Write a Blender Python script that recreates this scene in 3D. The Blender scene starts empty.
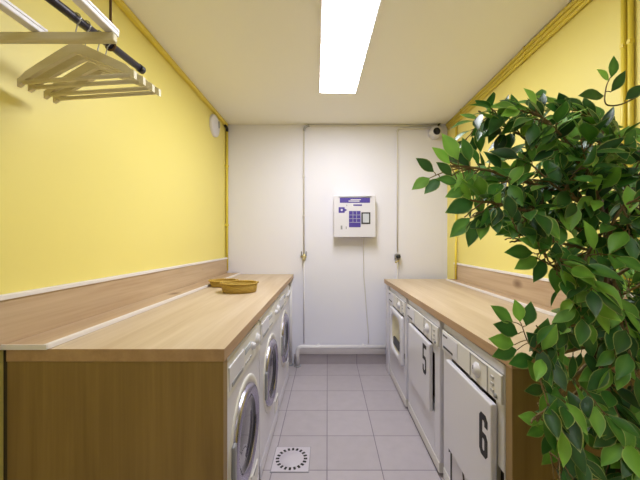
import bpy, bmesh, math, random
from mathutils import Vector, Matrix
C = bpy.context.scene.collection
R = math.radians
V = Vector
H = 1.255                      # camera height
F = 312.0                      # focal length in pixels of a 640 wide frame
BACK, LEFT, RIGHT, CEIL, FRONT = 3.183, -1.035, 1.222, 2.438, -1.7

def at(px, py, Y):
    """point at depth Y seen at px, py"""
    return V(((px - 327.5) * Y / F, Y, H - (py - 240.5) * Y / F))

# ------------------------------------------------------------------ materials
def new_mat(name):
    m = bpy.data.materials.new(name); m.use_nodes = True
    nt = m.node_tree
    return m, nt, nt.nodes['Principled BSDF']
def lin(c):
    c = c / 255.0
    return c / 12.92 if c <= .04045 else ((c + .055) / 1.055) ** 2.4
def rgb(r, g, b): return (lin(r), lin(g), lin(b), 1)
def plain(name, col, rough=.5, metal=0, bump=0, bscale=60, coat=0, var=0):
    m, nt, p = new_mat(name)
    p.inputs['Base Color'].default_value = col
    p.inputs['Roughness'].default_value = rough
    p.inputs['Metallic'].default_value = metal
    p.inputs['Coat Weight'].default_value = coat
    tc = nt.nodes.new('ShaderNodeTexCoord')
    n = nt.nodes.new('ShaderNodeTexNoise'); n.inputs['Scale'].default_value = bscale; n.inputs['Detail'].default_value = 4
    nt.links.new(tc.outputs['Object'], n.inputs['Vector'])
    if var:
        mx = nt.nodes.new('ShaderNodeMix'); mx.data_type = 'RGBA'
        mx.inputs[6].default_value = tuple(x * (1 - var) for x in col[:3]) + (1,)
        mx.inputs[7].default_value = tuple(min(1, x * (1 + var)) for x in col[:3]) + (1,)
        nt.links.new(n.outputs['Fac'], mx.inputs[0]); nt.links.new(mx.outputs[2], p.inputs['Base Color'])
    if bump:
        b = nt.nodes.new('ShaderNodeBump'); b.inputs['Strength'].default_value = bump; b.inputs['Distance'].default_value = .004
        nt.links.new(n.outputs['Fac'], b.inputs['Height']); nt.links.new(b.outputs['Normal'], p.inputs['Normal'])
    return m
def wood(name, light, dark, axis, rough=.42, scale=1.0, knots=0.0, knotcol=None):
    m, nt, p = new_mat(name); N = nt.nodes; L = nt.links
    tc = N.new('ShaderNodeTexCoord'); mp = N.new('ShaderNodeMapping')
    s = [16 * scale] * 3; s['XYZ'.index(axis)] = 1.3 * scale
    mp.inputs['Scale'].default_value = s
    L.new(tc.outputs['Object'], mp.inputs['Vector'])
    n1 = N.new('ShaderNodeTexNoise'); n1.inputs['Scale'].default_value = 1; n1.inputs['Detail'].default_value = 6; n1.inputs['Distortion'].default_value = .6
    L.new(mp.outputs['Vector'], n1.inputs['Vector'])
    mp2 = N.new('ShaderNodeMapping'); s2 = [140 * scale] * 3; s2['XYZ'.index(axis)] = 3 * scale
    mp2.inputs['Scale'].default_value = s2; L.new(tc.outputs['Object'], mp2.inputs['Vector'])
    n2 = N.new('ShaderNodeTexNoise'); n2.inputs['Scale'].default_value = 1; n2.inputs['Detail'].default_value = 3
    L.new(mp2.outputs['Vector'], n2.inputs['Vector'])
    ad = N.new('ShaderNodeMath'); ad.operation = 'MULTIPLY_ADD'; ad.inputs[1].default_value = .35
    L.new(n2.outputs['Fac'], ad.inputs[0]); L.new(n1.outputs['Fac'], ad.inputs[2])
    cr = N.new('ShaderNodeValToRGB'); cr.color_ramp.elements[0].position = .42; cr.color_ramp.elements[1].position = .88
    cr.color_ramp.elements[0].color = dark; cr.color_ramp.elements[1].color = light
    L.new(ad.outputs[0], cr.inputs['Fac'])
    out = cr.outputs['Color']
    if knots:
        mp3 = N.new('ShaderNodeMapping'); s3 = [4.2] * 3; s3['XYZ'.index(axis)] = 2.4
        mp3.inputs['Scale'].default_value = s3; L.new(tc.outputs['Object'], mp3.inputs['Vector'])
        vo = N.new('ShaderNodeTexVoronoi'); vo.inputs['Scale'].default_value = 1
        L.new(mp3.outputs['Vector'], vo.inputs['Vector'])
        kr = N.new('ShaderNodeValToRGB'); kr.color_ramp.elements[0].position = .05; kr.color_ramp.elements[1].position = .16
        kr.color_ramp.elements[0].color = (knots,) * 3 + (1,); kr.color_ramp.elements[1].color = (0, 0, 0, 1)
        L.new(vo.outputs['Distance'], kr.inputs['Fac'])
        mx = N.new('ShaderNodeMix'); mx.data_type = 'RGBA'
        L.new(kr.outputs['Color'], mx.inputs[0]); L.new(out, mx.inputs[6]); mx.inputs[7].default_value = knotcol
        out = mx.outputs[2]
    L.new(out, p.inputs['Base Color'])
    p.inputs['Roughness'].default_value = rough
    b = N.new('ShaderNodeBump'); b.inputs['Strength'].default_value = .12; b.inputs['Distance'].default_value = .002
    L.new(n2.outputs['Fac'], b.inputs['Height']); L.new(b.outputs['Normal'], p.inputs['Normal'])
    return m
def tile_mat():
    m, nt, p = new_mat('floor_tile'); N = nt.nodes; L = nt.links
    tc = N.new('ShaderNodeTexCoord'); mp = N.new('ShaderNodeMapping')
    mp.inputs['Location'].default_value = (.003 + 3.0, -1.7046 + 3.0, 0)
    L.new(tc.outputs['Object'], mp.inputs['Vector'])
    br = N.new('ShaderNodeTexBrick'); br.offset = 0; br.squash = 1
    br.inputs['Scale'].default_value = 1; br.inputs['Brick Width'].default_value = .3; br.inputs['Row Height'].default_value = .3
    br.inputs['Mortar Size'].default_value = .0028; br.inputs['Mortar Smooth'].default_value = .15; br.inputs['Bias'].default_value = 0
    br.inputs['Color1'].default_value = rgb(177, 168, 174); br.inputs['Color2'].default_value = rgb(183, 174, 180)
    br.inputs['Mortar'].default_value = rgb(126, 117, 128)
    L.new(mp.outputs['Vector'], br.inputs['Vector'])
    n = N.new('ShaderNodeTexNoise'); n.inputs['Scale'].default_value = 14; n.inputs['Detail'].default_value = 6
    L.new(tc.outputs['Object'], n.inputs['Vector'])
    mx = N.new('ShaderNodeMix'); mx.data_type = 'RGBA'; mx.blend_type = 'MULTIPLY'
    mr = N.new('ShaderNodeMapRange'); mr.inputs['To Min'].default_value = .9; mr.inputs['To Max'].default_value = 1.08
    L.new(n.outputs['Fac'], mr.inputs['Value'])
    mx.inputs[0].default_value = 1; L.new(br.outputs['Color'], mx.inputs[6]); L.new(mr.outputs[0], mx.inputs[7])
    L.new(mx.outputs[2], p.inputs['Base Color'])
    p.inputs['Roughness'].default_value = .38
    b = N.new('ShaderNodeBump'); b.inputs['Strength'].default_value = .5; b.inputs['Distance'].default_value = .002; b.invert = True
    L.new(br.outputs['Fac'], b.inputs['Height']); L.new(b.outputs['Normal'], p.inputs['Normal'])
    return m
def emit(name, col, strength):
    m, nt, p = new_mat(name)
    p.inputs['Base Color'].default_value = (.8, .8, .8, 1)
    p.inputs['Emission Color'].default_value = col; p.inputs['Emission Strength'].default_value = strength
    return m
def leaf_mat():
    m, nt, p = new_mat('variegated_leaf'); N = nt.nodes; L = nt.links
    a = N.new('ShaderNodeAttribute'); a.attribute_name = 'leafdata'
    sp = N.new('ShaderNodeSeparateColor'); L.new(a.outputs['Color'], sp.inputs['Color'])
    base = N.new('ShaderNodeValToRGB')
    e = base.color_ramp.elements
    e[0].position = 0; e[0].color = rgb(28, 64, 34); e[1].position = 1; e[1].color = rgb(142, 200, 80)
    e2 = base.color_ramp.elements.new(.5); e2.color = rgb(64, 122, 48)
    L.new(sp.outputs[1], base.inputs['Fac'])
    rim = N.new('ShaderNodeMath'); rim.operation = 'POWER'; rim.inputs[1].default_value = 1.6
    L.new(sp.outputs[0], rim.inputs[0])
    k = N.new('ShaderNodeMath'); k.operation = 'MULTIPLY'; L.new(rim.outputs[0], k.inputs[0]); L.new(sp.outputs[2], k.inputs[1])
    mx = N.new('ShaderNodeMix'); mx.data_type = 'RGBA'; L.new(k.outputs[0], mx.inputs[0])
    L.new(base.outputs['Color'], mx.inputs[6]); mx.inputs[7].default_value = rgb(206, 218, 128)
    L.new(mx.outputs[2], p.inputs['Base Color'])
    p.inputs['Roughness'].default_value = .42
    tr = N.new('ShaderNodeBsdfTranslucent'); L.new(mx.outputs[2], tr.inputs['Color'])
    ms = N.new('ShaderNodeMixShader'); ms.inputs[0].default_value = .12
    out = N['Material Output']
    L.new(p.outputs[0], ms.inputs[1]); L.new(tr.outputs[0], ms.inputs[2]); L.new(ms.outputs[0], out.inputs['Surface'])
    return m
def weave_mat():
    m, nt, p = new_mat('woven_rush'); N = nt.nodes; L = nt.links
    tc = N.new('ShaderNodeTexCoord')
    w = N.new('ShaderNodeTexWave'); w.bands_direction = 'Z'; w.inputs['Scale'].default_value = 38; w.inputs['Distortion'].default_value = 3
    w.inputs['Detail'].default_value = 2
    L.new(tc.outputs['Object'], w.inputs['Vector'])
    cr = N.new('ShaderNodeValToRGB'); cr.color_ramp.elements[0].color = rgb(140, 110, 34); cr.color_ramp.elements[1].color = rgb(212, 178, 84)
    L.new(w.outputs['Fac'], cr.inputs['Fac']); L.new(cr.outputs['Color'], p.inputs['Base Color'])
    p.inputs['Roughness'].default_value = .7
    b = N.new('ShaderNodeBump'); b.inputs['Strength'].default_value = .6; b.inputs['Distance'].default_value = .004
    L.new(w.outputs['Fac'], b.inputs['Height']); L.new(b.outputs['Normal'], p.inputs['Normal'])
    return m

M = dict(
    yellow=plain('yellow_paint', rgb(237, 222, 128), .45, bump=.05, bscale=90),
    yellowpipe=plain('yellow_gloss_paint', rgb(230, 208, 76), .35),
    white=plain('white_paint', rgb(232, 230, 242), .55, bump=.05, bscale=90),
    ceil=plain('ceiling_paint', rgb(244, 242, 238), .7, bump=.05, bscale=70),
    tile=tile_mat(),
    top=wood('light_oak_top', rgb(206, 187, 165), rgb(185, 161, 133), 'Y', .45, .8),
    band=wood('oak_edge_band', rgb(188, 154, 114), rgb(164, 130, 94), 'Y', .45, .8),
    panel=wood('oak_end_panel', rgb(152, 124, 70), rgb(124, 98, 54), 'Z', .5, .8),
    upstand=wood('knotty_oak_board', rgb(204, 180, 150), rgb(172, 141, 110), 'Y', .5, .7, .8, rgb(92, 58, 36)),
    trim=plain('white_trim_strip', rgb(232, 226, 226), .4),
    enamel=plain('white_enamel', rgb(218, 215, 224), .28, coat=.3),
    plastic=plain('cream_plastic', rgb(220, 216, 213), .4),
    grey=plain('grey_plastic', rgb(140, 140, 146), .4),
    dark=plain('dark_plastic', rgb(34, 33, 36), .45),
    black=plain('black_ink', rgb(28, 24, 26), .6),
    rubber=plain('dark_rubber', rgb(46, 44, 46), .7),
    chrome=plain('polished_chrome', rgb(172, 168, 188), .24, 1),
    steel=plain('brushed_steel', rgb(176, 176, 180), .32, 1),
    glass=plain('dark_door_glass', rgb(16, 17, 20), .06, coat=.6),
    seal=plain('cream_drum_liner', rgb(214, 206, 176), .4),
    purple=plain('purple_print', rgb(74, 58, 150), .5),
    screen=plain('display_window', rgb(196, 200, 210), .15),
    drain=plain('pale_drain_plate', rgb(200, 192, 202), .4),
    liner=plain('brown_grey_rubber', rgb(84, 78, 70), .7),
    softgrey=plain('pale_grey_plastic', rgb(178, 174, 176), .4),
    gap=plain('dark_gap_shade', rgb(62, 52, 28), .6),  # shade of the narrow wall gap, put into the colour
    brass=plain('brass_fitting', rgb(198, 184, 140), .4, .7),
    pipe=plain('white_pipe_enamel', rgb(226, 222, 226), .35),
    conduit=plain('grey_white_conduit', rgb(220, 216, 214), .45),
    hanger=wood('pale_beech', rgb(230, 221, 190), rgb(212, 199, 158), 'X', .5, .8),
    rod=plain('dark_lacquered_metal', rgb(44, 38, 52), .35, .4),
    whiterail=plain('white_rail_paint', rgb(232, 228, 236), .35),
    cord=plain('brown_cord', rgb(96, 70, 40), .8),
    rush=weave_mat(),
    leaf=leaf_mat(),
    bark=plain('brown_bark', rgb(82, 60, 42), .8, bump=.6, bscale=40, var=.3),
    twig=plain('green_brown_twig', rgb(112, 92, 54), .7),
    pot=plain('dark_planter', rgb(52, 48, 46), .5),
    soil=plain('dark_soil', rgb(40, 30, 22), .95, bump=1, bscale=50, var=.3),
    lamp=emit('lit_diffuser', (.92, .945, 1.0, 1), 31.5),
    lamp2=emit('lit_diffuser_rear', (.93, .955, 1.0, 1), 11.0),
)

# ------------------------------------------------------------------ mesh builder
class MB:
    """collects shapes in world space; build() links them as ONE mesh object"""
    def __init__(s): s.bm = bmesh.new(); s.mi = 0
    def _new(s, fn):
        n = len(s.bm.faces); fn(); s.bm.faces.ensure_lookup_table()
        for f in s.bm.faces[n:]: f.material_index = s.mi
    def quad(s, pts):
        f = s.bm.faces.new([s.bm.verts.new(p) for p in pts]); f.material_index = s.mi; return f
    def box(s, a, b, bev=0, seg=2, mtx=None):
        t = bmesh.new()
        bmesh.ops.create_cube(t, size=1)
        a, b = V(a), V(b); c = (a + b) / 2; d = b - a
        for v in t.verts: v.co = V((v.co.x * d.x, v.co.y * d.y, v.co.z * d.z)) + c
        if bev: bmesh.ops.bevel(t, geom=list(t.edges), offset=min(bev, min(abs(x) for x in d) * .49), segments=seg, profile=.5, affect='EDGES')
        if mtx: bmesh.ops.transform(t, matrix=mtx, verts=t.verts)
        s.merge(t)
    def merge(s, t):
        m = {}
        for v in t.verts: m[v] = s.bm.verts.new(v.co)
        for f in t.faces:
            nf = s.bm.faces.new([m[v] for v in f.verts]); nf.material_index = s.mi; nf.smooth = f.smooth
        t.free()
    def prism(s, pts, ext, bev=0):
        """closed polygon of 3-D points extruded by vector ext"""
        t = bmesh.new(); f = t.faces.new([t.verts.new(p) for p in pts])
        r = bmesh.ops.extrude_face_region(t, geom=[f])
        bmesh.ops.translate(t, vec=V(ext), verts=[g for g in r['geom'] if isinstance(g, bmesh.types.BMVert)])
        bmesh.ops.recalc_face_normals(t, faces=t.faces)
        if bev: bmesh.ops.bevel(t, geom=list(t.edges), offset=bev, segments=2, profile=.5, affect='EDGES')
        s.merge(t)
    def tube(s, pts, r, n=10, cap=True):
        pts = [V(p) for p in pts]; rs = r if isinstance(r, (list, tuple)) else [r] * len(pts)
        T = [(pts[min(i + 1, len(pts) - 1)] - pts[max(i - 1, 0)]).normalized() for i in range(len(pts))]
        up = V((0, 0, 1)) if abs(T[0].z) < .9 else V((1, 0, 0))
        u = T[0].cross(up).normalized(); rings = []
        for i, p in enumerate(pts):
            u = (u - T[i] * u.dot(T[i])).normalized(); w = T[i].cross(u)
            rings.append([s.bm.verts.new(p + (u * math.cos(2 * math.pi * k / n) + w * math.sin(2 * math.pi * k / n)) * rs[i]) for k in range(n)])
        for A, B in zip(rings, rings[1:]):
            for k in range(n):
                f = s.bm.faces.new((A[k], A[(k + 1) % n], B[(k + 1) % n], B[k])); f.smooth = True; f.material_index = s.mi
        if cap:
            for ring in (rings[0][::-1], rings[-1]):
                f = s.bm.faces.new(ring); f.material_index = s.mi
    def lathe(s, prof, origin, axis, n=40, sx=1, sy=1, closed=False):
        """prof: (radius, height along axis)"""
        axis = V(axis).normalized(); up = V((0, 0, 1)) if abs(axis.z) < .9 else V((0, 1, 0))
        u = axis.cross(up).normalized(); w = axis.cross(u); o = V(origin); rings = []
        for r, h in prof:
            if r < 1e-6: rings.append([s.bm.verts.new(o + axis * h)])
            else: rings.append([s.bm.verts.new(o + axis * h + u * math.cos(2 * math.pi * k / n) * r * sx + w * math.sin(2 * math.pi * k / n) * r * sy) for k in range(n)])
        if closed: rings.append(rings[0])
        for A, B in zip(rings, rings[1:]):
            for k in range(n):
                k2 = (k + 1) % n
                if len(A) == 1 and len(B) == 1: continue
                if len(A) == 1: f = s.bm.faces.new((A[0], B[k], B[k2]))
                elif len(B) == 1: f = s.bm.faces.new((A[k], A[k2], B[0]))
                else: f = s.bm.faces.new((A[k], A[k2], B[k2], B[k]))
                f.smooth = True; f.material_index = s.mi
    def build(s, name, mats, parent=None, origin=None, recalc=True):
        if recalc: bmesh.ops.recalc_face_normals(s.bm, faces=s.bm.faces)
        o = V((0, 0, 0))
        if parent is not None:
            p = parent
            while p is not None: o = o + p.location; p = p.parent
        elif origin is not None: o = V(origin)
        bmesh.ops.translate(s.bm, vec=-o, verts=s.bm.verts)
        me = bpy.data.meshes.new(name); s.bm.to_mesh(me); s.bm.free()
        for m in (mats if isinstance(mats, (list, tuple)) else [mats]): me.materials.append(m)
        ob = bpy.data.objects.new(name, me); C.objects.link(ob)
        if parent is not None: ob.parent = parent
        elif origin is not None: ob.location = origin
        return ob
def tag(o, label, cat, group=None):
    o['label'] = label; o['category'] = cat
    if group: o['group'] = group
    return o
def thing(name, label, cat, loc, group=None):
    o = bpy.data.objects.new(name, None); C.objects.link(o); o.location = loc; o.empty_display_size = .1
    return tag(o, label, cat, group)
def struct(o): o['kind'] = 'structure'; return o
def bx(name, mat, parent, a, b, bev=.002, origin=None):
    m = MB(); m.box(a, b, bev); return m.build(name, mat, parent, origin)

# ------------------------------------------------------------------ room shell
def slab(name, a, b, mat): return struct(bx(name, mat, None, a, b, 0))
slab('floor', (LEFT - .1, FRONT - .1, -.1), (RIGHT + .1, BACK + .1, 0), M['tile'])
slab('ceiling', (LEFT - .1, FRONT - .1, CEIL), (RIGHT + .1, BACK + .1, CEIL + .1), M['ceil'])
slab('wall_left', (LEFT - .1, FRONT, 0), (LEFT, BACK, CEIL), M['yellow'])
slab('wall_right', (RIGHT, FRONT, 0), (RIGHT + .1, BACK, CEIL), M['yellow'])
slab('wall_back', (LEFT - .1, BACK, 0), (RIGHT + .1, BACK + .1, CEIL), M['white'])
slab('wall_front', (LEFT - .1, FRONT - .1, 0), (RIGHT + .1, FRONT, CEIL), M['white'])
slab('baseboard_back', (-.34, BACK - .012, 0), (.60, BACK, .098), M['tile'])

# yellow painted trunking along the left ceiling corner and the upright in the corner
m = MB(); m.box((LEFT, FRONT + .02, CEIL - .029), (LEFT + .029, BACK - .02, CEIL), .006)
struct(m.build('trim_1', M['yellowpipe']))
m = MB(); m.tube([(LEFT + .016, BACK - .018, .95), (LEFT + .016, BACK - .018, CEIL - .075)], .012, 12)
for z in (1.4, 2.0): m.box((LEFT, BACK - .034, z), (LEFT + .03, BACK - .002, z + .02), .003)
cd = m.build('conduit', M['yellowpipe'], None, (LEFT + .016, BACK - .018, .95))
tag(cd, 'thin yellow conduit running up the left back corner', 'pipe')
m = MB(); m.tube([(LEFT + .016, BACK - .018, CEIL - .08), (LEFT + .016, BACK - .02, CEIL - .05), (LEFT + .018, BACK - .04, CEIL - .042), (LEFT + .02, BACK - .085, CEIL - .044)], .013, 12)
m.build('elbow', M['dark'], cd)

# pipes under the ceiling on the right wall
def pipe(name, pts, r, mat, label, clips=(), group=None, cat='pipe', clipax='Y'):
    m = MB(); m.tube(pts, r, 14)
    o = m.build(name, mat, None, pts[0]); tag(o, label, cat, group)
    if clips:
        for c in clips:
            b = MB()
            if clipax == 'Y': b.box((c.x - r * 1.1, c.y - .008, c.z - r * .9), (RIGHT - .0005, c.y + .008, c.z + r * .9), .001)
            b.build('clip', mat, o)
    return o
for i, (dx, z, r, lab) in enumerate(((.015, CEIL - .016, .0135, 'yellow pipe highest under the ceiling along the right wall'),
                                    (.014, CEIL - .044, .0125, 'yellow pipe second below the ceiling along the right wall'),
                                    (.0125, CEIL - .068, .0105, 'lowest of three yellow pipes along the right wall top'))):
    y1 = BACK - .03 - .02 * i
    pipe('ceiling_pipe', [(RIGHT - dx, FRONT + .03, z), (RIGHT - dx, y1, z)], r, M['yellowpipe'], lab,
         [V((RIGHT - dx, y, z)) for y in (.9, 1.9, 2.8)], 'yellow pipes under the ceiling')
for y, lab in ((1.276, 'yellow upright pipe on right wall, the one farther from the plant'),
               (1.246, 'yellow upright pipe on right wall, the nearer of the pair')):
    pts = [(RIGHT - .011, y, 1.055), (RIGHT - .011, y, CEIL - .082)]
    pipe('upright_pipe', pts, .0095, M['yellowpipe'], lab, [V((RIGHT - .011, y, z)) for z in (1.3, 2.05)], 'yellow upright pipes on right wall')
# corner conduit that passes the end of the right ledge
pipe('corner_conduit', [(RIGHT - .03, 2.90, .895), (RIGHT - .03, 2.90, 1.2), (RIGHT - .014, 2.93, 1.25), (RIGHT - .014, 2.93, CEIL - .082)], .010, M['yellowpipe'],
     'thin yellow conduit rising past the end of the right ledge')

# ------------------------------------------------------------------ ceiling lights
def ceiling_light(cx, cy, rot, label, mat):
    t = thing('ceiling_light', label, 'ceiling light', (cx, cy, CEIL)); w, l = .1375, .6
    fr = MB()
    for a, b in (((-w - .012, -l - .012), (w + .012, -l)), ((-w - .012, l), (w + .012, l + .012)), ((-w - .012, -l), (-w, l)), ((w, -l), (w + .012, l))):
        fr.box((cx + a[0], cy + a[1], CEIL - .0085), (cx + b[0], cy + b[1], CEIL), .002)
    fr.build('frame', M['trim'], t)
    d = MB(); d.box((cx - w, cy - l, CEIL - .0105), (cx + w, cy + l, CEIL - .001)); d.build('diffuser', mat, t)
    t.rotation_euler = (0, 0, rot)
ceiling_light(.103, 1.878, R(2.2), 'long white lit panel light flush in the ceiling', M['lamp'])
ceiling_light(.1, -.72, 0, 'second panel light in the ceiling behind the viewpoint', M['lamp2'])

# ------------------------------------------------------------------ worktops, ledges
def taper_top(m, xa0, xa1, xb0, xb1, y0, y1, z0, z1):
    """slab whose x range goes xa0..xa1 at y0 to xb0..xb1 at y1"""
    m.prism([(xa0, y0, z0), (xa1, y0, z0), (xb1, y1, z0), (xb0, y1, z0)], (0, 0, z1 - z0), .0015)
LZ, RZ = .913, .876
LX = lambda y: -.325 - .0095 * (y - .983)
RX = lambda y: .600 - .0196 * (y - 1.015)
t = thing('worktop', 'long oak worktop over the washing machines, carrying two baskets', 'worktop', (-.68, .983, 0))
m = MB(); taper_top(m, LEFT + .022, LX(.983), LEFT + .003, LX(3.178), .983, 3.178, LZ - .04, LZ); tp = m.build('top', [M['top'], M['band']], t)
for f in tp.data.polygons:
    if abs(f.normal.z) < .6: f.material_index = 1
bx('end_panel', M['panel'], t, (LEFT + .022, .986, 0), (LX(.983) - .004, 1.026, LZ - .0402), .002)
bx('gap_shade_strip', M['gap'], t, (LEFT + .0005, .996, 0), (LEFT + .0215, 1.02, LZ - .001), 0)  # dark strip added in the open gap beside the wall, standing for its shade
bx('far_panel', M['enamel'], t, (LEFT + .03, 3.05, 0), (LX(3.1) - .05, 3.075, LZ - .0402), .002)
t = thing('worktop', 'oak worktop over the numbered dryers, ending behind the leafy plant', 'worktop', (.9, 1.015, 0))
m = MB(); taper_top(m, RX(1.015), RIGHT - .003, RX(3.08), RIGHT - .003, 1.015, 3.08, RZ - .04, RZ); tp = m.build('top', [M['top'], M['band']], t)
for f in tp.data.polygons:
    if abs(f.normal.z) < .6: f.material_index = 1
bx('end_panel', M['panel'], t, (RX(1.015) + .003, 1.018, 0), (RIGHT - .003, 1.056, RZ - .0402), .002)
bx('far_panel', M['enamel'], t, (RX(3.0) + .012, 2.925, 0), (RX(3.0) + .062, 3.07, RZ - .0402), .003)

def ledge(side, y0, y1, zt, ztop, xw, wid, label):
    t = thing('wall_ledge', label, 'ledge', (xw, y0, zt)); s = 1 if side == 'l' else -1
    def X(a, b): return (min(a, b), max(a, b))
    x0, x1 = X(xw + s * .001, xw + s * .018)
    bx('upstand', M['upstand'], t, (x0, y0 - .03, zt + .0142), (x1, y1, ztop - .016), .001)
    x0, x1 = X(xw + s * .001, xw + s * .024)
    bx('cap_strip', M['trim'], t, (x0, y0 - .03, ztop - .016), (x1, y1, ztop), .002)
    x0, x1 = X(xw + s * .001, xw + s * wid)
    bx('shelf_board', M['upstand'], t, (x0, y0, zt + .0005), (x1, y1, zt + .014), .001)
    x0, x1 = X(xw + s * wid, xw + s * (wid + .014))
    bx('edge_strip', M['trim'], t, (x0, y0, zt + .0005), (x1, y1, zt + .017), .002)
    x0, x1 = X(xw + s * .001, xw + s * (wid + .014))
    bx('end_strip', M['trim'], t, (x0, y0 - .004, zt + .0005), (x1, y0 - .0002, zt + .017), .001)
ledge('l', .976, 3.17, LZ, 1.084, LEFT, .145, 'oak ledge with white strips along the left yellow wall')
ledge('r', 1.02, 2.965, RZ, 1.046, RIGHT, .085, 'oak ledge with white strips along the right yellow wall')

# ------------------------------------------------------------------ washing machines (fronts face +X)
def washer(y0, y1, label, hz=.852):
    yc = (y0 + y1) / 2; w = y1 - y0; fx = LX(yc) - .014; bxk = fx - .55
    t = thing('washing_machine', label, 'washing machine', (fx - .28, yc, 0), 'washing machines under the left worktop')
    b = MB(); b.box((bxk, y0, .09), (fx, y1, hz), .006); b.build('body', M['enamel'], t)
    b = MB(); b.box((bxk + .02, y0 + .006, .0), (fx - .03, y1 - .006, .0895), .002); b.build('plinth', M['grey'], t)
    b = MB()   # control fascia, leaning back a little
    b.prism([(fx - .002, y0 + .004, .715), (fx + .006, y0 + .004, .718), (fx + .003, y0 + .004, hz - .012), (fx - .002, y0 + .004, hz - .008)], (0, w - .008, 0), .002)
    cp = b.build('control_panel', M['plastic'], t)
    b = MB(); b.box((fx + .002, y0 + .02, .735), (fx + .0085, y0 + .21, hz - .032), .004); dr = b.build('detergent_drawer', M['enamel'], t)
    b = MB(); b.box((fx + .007, y0 + .045, .742), (fx + .0105, y0 + .185, .757), .002); b.build('drawer_grip', M['grey'], dr)
    kz = .782
    for ky, kr in ((y1 - .075, .027), (y1 - .165, .016)):
        b = MB(); b.lathe([(0, .016), (kr * .72, .016), (kr * .82, .013), (kr, .005), (kr * 1.15, .003), (kr * 1.15, -.006)], (fx + .004, ky, kz), (1, 0, 0), 28)
        k = b.build('knob', M['enamel'], t)
        b = MB(); b.box((fx + .0195, ky - .002, kz + kr * .1), (fx + .0208, ky + .002, kz + kr * .65), .0005); b.build('pointer', M['grey'], k)
    for q in range(4):
        b = MB(); b.box((fx + .002, y0 + .235 + q * .026, .742), (fx + .0085, y0 + .253 + q * .026, .752), .002); b.build('button', M['softgrey'], t)
    b = MB(); b.box((fx + .002, y0 + .232, .785), (fx + .0065, y0 + .33, .812), .002); b.build('display', M['screen'], t)
    # porthole door
    dz, o = .455, V((fx, yc - .005, .455)); s = .93
    b = MB(); b.lathe([(.245 * s, -.004), (.243 * s, .004), (.232 * s, .006), (.212 * s, .004), (.205 * s, -.004)], o, (1, 0, 0), 56); b.build('door_surround', M['plastic'], t)
    b = MB(); b.lathe([(.205 * s, -.01), (.204 * s, .010), (.196 * s, .018), (.178 * s, .021), (.158 * s, .017), (.150 * s, .009), (.148 * s, -.01)], o, (1, 0, 0), 64)
    d = b.build('door', M['chrome'], t)
    b = MB(); b.lathe([(.1495 * s, .011), (.138 * s, .004), (.125 * s, .0), (.09 * s, .004), (0, .008)], o, (1, 0, 0), 48); b.build('door_glass', M['glass'], d)
    b = MB(); b.box((fx + .003, o.y - .226 * s, o.z - .075), (fx + .018, o.y - .190 * s, o.z + .075), .009, 3); b.build('door_handle', M['grey'], d)
    b = MB(); b.box((fx - .004, o.y + .185 * s, o.z - .05), (fx + .014, o.y + .225 * s, o.z + .05), .006); b.build('hinge', M['steel'], d)
    # filter flap
    b = MB(); b.box((fx - .002, y1 - .17, .115), (fx + .005, y1 - .05, .195), .003); fl = b.build('filter_flap', M['plastic'], t)
    b = MB(); b.box((fx + .003, y1 - .14, .178), (fx + .007, y1 - .08, .188), .001); b.build('flap_grip', M['grey'], fl)
    b = MB(); b.box((fx - .004, y0 + .01, .018), (fx + .001, y1 - .01, .088), .002); b.build('kick_plate', M['enamel'], t)
    return t
washer(1.045, 1.568, 'white washing machine directly behind the big oak end panel')
washer(1.604, 2.222, 'middle white washing machine between its two neighbours under left worktop')
washer(2.264, 2.874, 'white washing machine nearest the back wall, beside the white floor pipes')

# ------------------------------------------------------------------ dryers (fronts face -X)
def digit_polys(ch):
    if ch == '6': return [[(.0, .1), (.1, 0), (.35, 0), (.45, .1), (.45, .46), (.36, .56), (.16, .56), (.16, .81), (.19, .85), (.26, .85), (.29, .81), (.29, .72), (.45, .72), (.45, .9), (.35, 1), (.1, 1), (0, .9)],
                          [(.16, .18), (.19, .14), (.26, .14), (.29, .18), (.29, .38), (.26, .42), (.16, .42)]]
    if ch == '5': return [[(0, .1), (.1, 0), (.35, 0), (.45, .1), (.45, .5), (.36, .6), (.13, .6), (.13, .87), (.45, .87), (.45, 1), (0, 1), (0, .47), (.28, .47), (.32, .43), (.32, .17), (.28, .13), (.17, .13), (.13, .17), (.13, .28), (0, .28)]]
    if ch == '1': return [[(.18, 0), (.31, 0), (.31, 1), (.2, 1), (.02, .88), (.02, .76), (.18, .84)]]
    if ch == '/': return [[(.30, 0), (.43, 0), (.15, 1), (.02, 1)]]
def digit(ch, parent, x, y, z, hgt, wid=1.0, name='number'):
    """black figure facing -X: reading direction runs towards -Y"""
    b = MB(); P = digit_polys(ch)
    t = bmesh.new()
    loops = []
    for poly in P:
        vs = [t.verts.new((x, y - u * hgt * wid, z + v * hgt)) for u, v in poly]
        loops += [t.edges.new((vs[i], vs[(i + 1) % len(vs)])) for i in range(len(vs))]
    bmesh.ops.triangle_fill(t, use_beauty=True, use_dissolve=False, edges=loops, normal=V((-1, 0, 0)))
    r = bmesh.ops.extrude_face_region(t, geom=list(t.faces))
    bmesh.ops.translate(t, vec=(.0012, 0, 0), verts=[g for g in r['geom'] if isinstance(g, bmesh.types.BMVert)])
    b.merge(t); o = b.build(name, M['black'], parent); return o
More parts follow.
